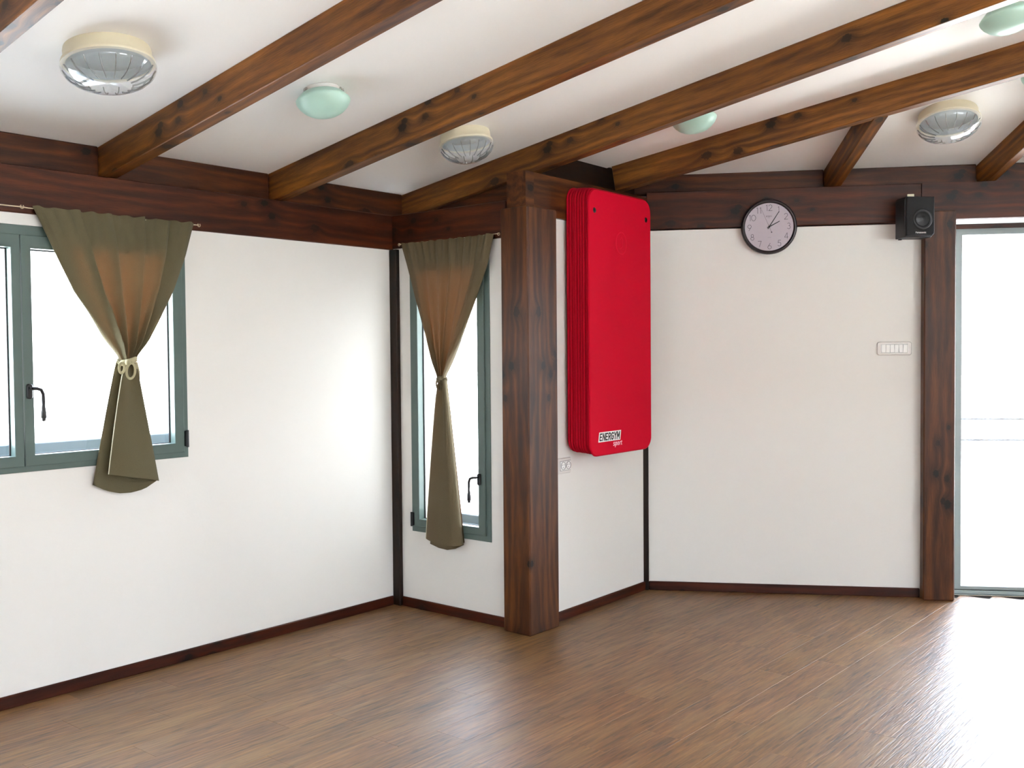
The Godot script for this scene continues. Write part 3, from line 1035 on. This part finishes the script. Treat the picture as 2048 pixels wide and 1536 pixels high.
func build_clock() -> void:
	var lean := Basis(Vector3(0, 0, 1), deg_to_rad(1.5)) * Basis(Vector3(1, 0, 0), deg_to_rad(2.5))
	var root := thing("wall_clock", "round white wall clock with a dark rim hanging on the beam", "clock", WD * Transform3D(lean, Vector3(0.713, 2.128, 0.022)))
	var flat := Basis(Vector3(1, 0, 0), Vector3(0, 0, 1), Vector3(0, -1, 0))
	var st := mb()
	lathe(st, [[0.136, 0.030], [0.140, 0.040], [0.146, 0.042], [0.152, 0.039], [0.156, 0.030], [0.157, 0.012], [0.154, 0.0], [0.0, 0.0]], 72, false, Transform3D(flat, Z3))
	build(st, "rim", M.rim, root)
	st = mb()
	lathe(st, [[0.0, 0.030], [0.139, 0.030], [0.139, 0.026]], 72, true, Transform3D(flat, Z3))
	build(st, "dial", M.face, root)
	for k in range(1, 13):
		st = mb()
		var a := TAU * k / 12.0
		var c := Vector2(sin(a), cos(a)) * (0.110 if k != 12 else 0.108)
		var s := str(k)
		var hgt := 0.033
		for i in s.length():
			var x := 0.0 if s.length() == 1 else (-0.011 if i == 0 else 0.0095)
			if k == 11:
				x = -0.009 if i == 0 else 0.009
			for q in digit(s[i]):
				var p := []
				for v in q:
					p.append(c + Vector2(x, 0) + v * hgt)
				stroke(st, p, 0.0021, 0.0304)
		build(st, "numeral", M.ink, root)
	text("brand_print", "KENKO", 0.0105, M.ink, root, at(0.0, 0.060, 0.0302))
	st = mb()
	cbox(st, Vector3(-0.006, 0.0505, 0.0301), Vector3(0.006, 0.0525, 0.0304), 0.0)
	build(st, "small_print", M.grey, root)
	st = mb()
	cbox(st, Vector3(-0.010, -0.061, 0.0301), Vector3(0.010, -0.0595, 0.0304), 0.0)
	build(st, "small_print", M.grey, root)
	for h in [["hour_hand", 63.5, 0.066, -0.012, 0.0052, 0.0325], ["minute_hand", 34.0, 0.103, -0.014, 0.0046, 0.034]]:
		st = mb()
		var hw: float = h[4]
		prism(st, PackedVector2Array([Vector2(-hw * 0.5, h[3]), Vector2(hw * 0.5, h[3]), Vector2(hw * 0.62, 0.0), Vector2(hw * 0.4, h[2]), Vector2(-hw * 0.4, h[2]), Vector2(-hw * 0.62, 0.0)]), 0.0, 0.0009)
		build(st, h[0], M.black, root, Transform3D(Basis(Vector3(0, 0, 1), -deg_to_rad(h[1])), Vector3(0, 0, h[5])))
	st = mb()
	prism(st, PackedVector2Array([Vector2(-0.0007, -0.036), Vector2(0.0007, -0.036), Vector2(0.0005, 0.105), Vector2(-0.0005, 0.105)]), 0.0, 0.0006)
	lathe(st, [[0.0, 0.001], [0.0035, 0.0008], [0.0035, 0.0]], 12, true, Transform3D(flat, Vector3(0, -0.034, 0)))
	build(st, "second_hand", M.ink, root, Transform3D(Basis(Vector3(0, 0, 1), deg_to_rad(22.0)), Vector3(0, 0, 0.0355)))
	st = mb()
	lathe(st, [[0.0, 0.0375], [0.005, 0.0365], [0.0055, 0.032], [0.0, 0.032]], 16, false, Transform3D(flat, Z3))
	build(st, "hub", M.black, root)

# ------------------------------------------------------------------ speaker, switch, socket
func build_wall_fittings() -> void:
	var flat := Basis(Vector3(1, 0, 0), Vector3(0, 0, 1), Vector3(0, -1, 0))
	var turn := Basis(Vector3(0, 1, 0), deg_to_rad(14.0))
	# speaker: origin at the middle of its base, z towards its front
	var s0 := Vector3(1.392, 2.030, 0.108) + turn * Vector3(0.081, 0, 0.0)
	var root := thing("speaker", "small black loudspeaker mounted on the beam beside the door post", "speaker", WD * Transform3D(turn, s0))
	var st := mb()
	prism(st, PackedVector2Array([Vector2(-0.081, 0.0), Vector2(0.068, 0.0), Vector2(0.081, 0.014), Vector2(0.081, 0.222), Vector2(-0.070, 0.222), Vector2(-0.081, 0.205)]), 0.0, 0.112, 0.003)
	build(st, "cabinet", M.speaker, root)
	st = mb()
	prism(st, PackedVector2Array([Vector2(-0.079, 0.006), Vector2(0.066, 0.006), Vector2(0.079, 0.018), Vector2(0.079, 0.220), Vector2(-0.079, 0.220)]), 0.112, 0.132, 0.005)
	build(st, "grille", M.grille, root)
	st = mb()
	lathe(st, [[0.043, 0.0025], [0.049, 0.005], [0.055, 0.0035], [0.056, 0.0]], 40, false, Transform3D(flat, Vector3(0.010, 0.098, 0.132)))
	build(st, "driver_ring", M.cone, root)
	st = mb()
	lathe(st, [[0.0, 0.006], [0.014, 0.004], [0.02, 0.001], [0.036, 0.002], [0.038, 0.0]], 32, false, Transform3D(flat, Vector3(0.010, 0.098, 0.132)))
	build(st, "driver_cone", M.cone, root)
	text("name_print", "Panasonic", 0.0125, M.white2, root, at(0.0, 0.024, 0.1325), true)
	st = mb()
	cbox(st, Vector3(-0.072, -0.006, 0.012), Vector3(-0.055, 0.0, 0.028), 0.002)
	build(st, "rubber_foot", M.black, root)
	st = mb()
	cbox(st, Vector3(-0.03, 0.09, -0.068), Vector3(-0.004, 0.16, 0.0), 0.003)
	build(st, "bracket", M.black, root)
	st = mb()
	cbox(st, Vector3(1.474, 2.262, 0.019), Vector3(1.510, 2.292, 0.031), 0.002)
	tag(build(st, "bracket_plate", M.cream, self, WD), "small cream wall plate just above the black loudspeaker", "bracket")
	# light switch
	root = thing("light_switch", "white wall plate with a row of light switches left of the door post", "light switch", WD * at(1.410, 1.423, 0.0))
	st = mb()
	prism(st, rrect(0.190, 0.077, 0.014), 0.0005, 0.010, 0.004, true)
	build(st, "plate", M.white, root)
	st = mb()
	ring(st, -0.075, -0.027, 0.075, 0.027, [0.005, 0.005, 0.004, 0.004], 0.010, 0.0125)
	build(st, "inner_frame", M.white2, root)
	st = mb()
	cbox(st, Vector3(-0.0705, -0.0235, 0.0095), Vector3(0.0705, 0.0235, 0.0104), 0.0)
	build(st, "recess", M.grey, root)
	for k in 6:
		st = mb()
		var lean := 0.0 if k == 0 else deg_to_rad([5.0, -5.0, 5.0, -5.0, 5.0][k - 1])
		cbox(st, Vector3(-0.0109, -0.0222, -0.001), Vector3(0.0109, 0.0222, 0.005), 0.0012)
		build(st, "blank" if k == 0 else "rocker", M.white2, root, Transform3D(Basis(Vector3(1, 0, 0), lean), Vector3(-0.0585 + k * 0.0234, 0, 0.0108)))
	# socket
	root = thing("power_socket", "white double power socket low on the wall under the red mats", "socket", WC * at(0.296, 0.820, 0.0))
	st = mb()
	prism(st, rrect(0.142, 0.082, 0.008), 0.0005, 0.010, 0.003, true)
	build(st, "plate", M.white, root)
	st = mb()
	prism(st, rrect(0.098, 0.053, 0.004), 0.0095, 0.0106)
	build(st, "recess", M.grey, root, at(0.0175, 0, 0))
	for k in 2:
		st = mb()
		cbox(st, Vector3(-0.0225, -0.024, 0), Vector3(0.0225, 0.024, 0.004), 0.001)
		var out_ := build(st, "outlet", M.white2, root, at(-0.006 + k * 0.047, 0.0, 0.0095))
		st = mb()
		lathe(st, [[0.0185, 0.004], [0.0195, 0.0065], [0.0205, 0.0065], [0.0212, 0.004]], 28, false, Transform3D(flat, Z3))
		build(st, "rim", M.grey, out_)
		for v in [Vector2(-0.0085, 0.005), Vector2(0.0085, 0.005), Vector2(0, -0.009)]:
			st = mb()
			lathe(st, [[0.0, 0.0046], [0.0024, 0.0045], [0.0024, 0.003]], 10, true, Transform3D(flat, Vector3(v.x, v.y, 0)))
			build(st, "hole", M.hole, out_)

# ------------------------------------------------------------------ lamps (switched off)
func on_ceiling(x: float, z: float, second := false) -> Transform3D:
	var f := ceil2 if second else ceil1
	var y: float = f.call(x, z)
	var n := Vector3(-(f.call(x + 0.1, z) - y) / 0.1, 1, -(f.call(x, z + 0.1) - y) / 0.1).normalized()
	var xa := (Vector3(1, 0, 0) - n * n.x).normalized()
	return Transform3D(Basis(xa, n, xa.cross(n)), Vector3(x, y, z))

func bowl_lamp(xf: Transform3D, r: float, label: String) -> void:
	var root := thing("ceiling_lamp", label, "ceiling lamp", xf, "round glass-bowl ceiling lamps")
	var st := mb()
	lathe(st, [[r * 0.90, 0.0], [r * 0.915, -0.010], [r * 0.915, -0.034], [r * 0.97, -0.044], [r * 0.985, -0.052], [r * 0.96, -0.056], [r * 0.88, -0.055]], 56)
	build(st, "base", M.cream, root)
	st = mb()
	lathe(st, [[r * 0.955, -0.050], [r * 0.99, -0.058], [r, -0.066], [r * 0.985, -0.078], [r * 0.90, -0.098], [r * 0.74, -0.117], [r * 0.52, -0.131], [r * 0.27, -0.138], [0.0, -0.140]], 64)
	var bowl := build(st, "glass_bowl", M.lens, root)
	for k in 18:
		st = mb()
		var a := TAU * k / 18
		var p := []
		for q in [[0.955, -0.074], [0.86, -0.0965], [0.72, -0.112], [0.56, -0.123], [0.44, -0.1275]]:
			p.append(Vector3(r * q[0] * cos(a), q[1], r * q[0] * sin(a)))
		tube(st, p, [0.0018, 0.003], 6, false, Vector3(0, 1, 0))
		build(st, "rib", M.rib, bowl)
	st = mb()
	lathe(st, [[0.0, -0.020], [r * 0.86, -0.020], [r * 0.89, -0.05]], 48, true)
	build(st, "reflector", M.reflector, root)

func dome_lamp(xf: Transform3D, label: String) -> void:
	var root := thing("dome_lamp", label, "ceiling lamp", xf, "green glass dome ceiling lamps")
	var st := mb()
	lathe(st, [[0.074, 0.0], [0.076, -0.004], [0.076, -0.024], [0.0, -0.024]], 40, true)
	build(st, "base", M.white, root)
	st = mb()
	lathe(st, [[0.080, -0.018], [0.084, -0.020], [0.104, -0.040], [0.110, -0.048], [0.1085, -0.056], [0.098, -0.073], [0.082, -0.089], [0.060, -0.102], [0.034, -0.110], [0.0, -0.113]], 56)
	build(st, "glass_dome", M.mint, root)
	for k in 3:
		st = mb()
		cbox(st, Vector3(0.076, -0.040, -0.006), Vector3(0.084, -0.006, 0.006), 0.002)
		lathe(st, [[0.0, 0.006], [0.005, 0.005], [0.005, -0.004], [0.0, -0.004]], 12, true, at(0.088, -0.020, 0))
		build(st, "clip", M.chrome, root, Transform3D(Basis(Vector3(0, 1, 0), TAU * k / 3 + 0.5), Z3))

func build_lamps() -> void:
	bowl_lamp(on_ceiling(0.830, 2.117), 0.158, "largest round glass-bowl ceiling lamp, at the top left, nearest")
	bowl_lamp(on_ceiling(0.846, 0.312), 0.132, "round glass-bowl ceiling lamp between the middle rafters, left of the thick post")
	bowl_lamp(on_ceiling(2.525, -1.545, true), 0.158, "round glass-bowl ceiling lamp at the right, above the speaker")
	dome_lamp(on_ceiling(0.926, 1.254), "mint green glass dome lamp on the left, between the two glass-bowl lamps")
	dome_lamp(on_ceiling(1.637, -0.486), "mint green glass dome lamp half hidden behind a rafter above the mats")
	dome_lamp(on_ceiling(3.030, -0.606), "mint green glass dome lamp cut by the top right corner of the view")
	dome_lamp(on_ceiling(3.02, -1.36, true), "mint green glass dome lamp of which only a clip shows at the right edge")

# ------------------------------------------------------------------
func _ready() -> void:
	rng.seed = 5
	var cam := Camera3D.new()
	cam.name = "camera"
	add_child(cam)
	cam.fov = 41.929
	cam.near = 0.05
	cam.far = 200.0
	cam.transform = Transform3D(Basis.from_euler(Vector3(-0.0309, 0.6965, -0.0086)), Vector3(4.1352, 1.416, 3.907))
	cam.current = true
	var env := Environment.new()
	var sky := Sky.new()
	var sm := ProceduralSkyMaterial.new()
	sm.sky_energy_multiplier = 1.5
	sm.sky_top_color = Color(0.84, 0.91, 1.0)
	sm.sky_horizon_color = Color(0.98, 0.99, 1.0)
	sm.ground_horizon_color = Color(0.95, 0.95, 0.94)
	sm.ground_bottom_color = Color(0.85, 0.84, 0.82)
	sky.sky_material = sm
	env.background_mode = Environment.BG_SKY
	env.sky = sky
	env.background_energy_multiplier = 1.0
	env.tonemap_mode = Environment.TONE_MAPPER_LINEAR
	env.tonemap_exposure = 9.9
	env.sdfgi_enabled = true
	env.ssao_enabled = true
	env.ssil_enabled = true
	var we := WorldEnvironment.new()
	we.name = "world"
	we.environment = env
	add_child(we)
	var sun := DirectionalLight3D.new()
	sun.name = "sun"
	sun.light_energy = 3.6
	sun.light_color = Color(1.0, 0.99, 0.97)
	sun.light_angular_distance = 0.6
	sun.shadow_enabled = true
	sun.sky_mode = DirectionalLight3D.SKY_MODE_LIGHT_ONLY
	add_child(sun)
	sun.transform = Transform3D(Basis.looking_at(Vector3(-1.0, -1.75, 0.12)), Vector3(8, 9, 0))
	WL = plan(Vector3.ZERO, 0.0)
	WB = plan(Vector3.ZERO, 89.74)
	WC = plan(Vector3(0.9635, 0, -0.0044), -1.68)
	WD = plan(Vector3(0.9298, 0, -1.1518), 59.1)
	make_materials()
	build_room()
	build_windows()
	build_door()
	build_timbers()
	build_curtains()
	build_mats()
	build_clock()
	build_wall_fittings()
	build_lamps()
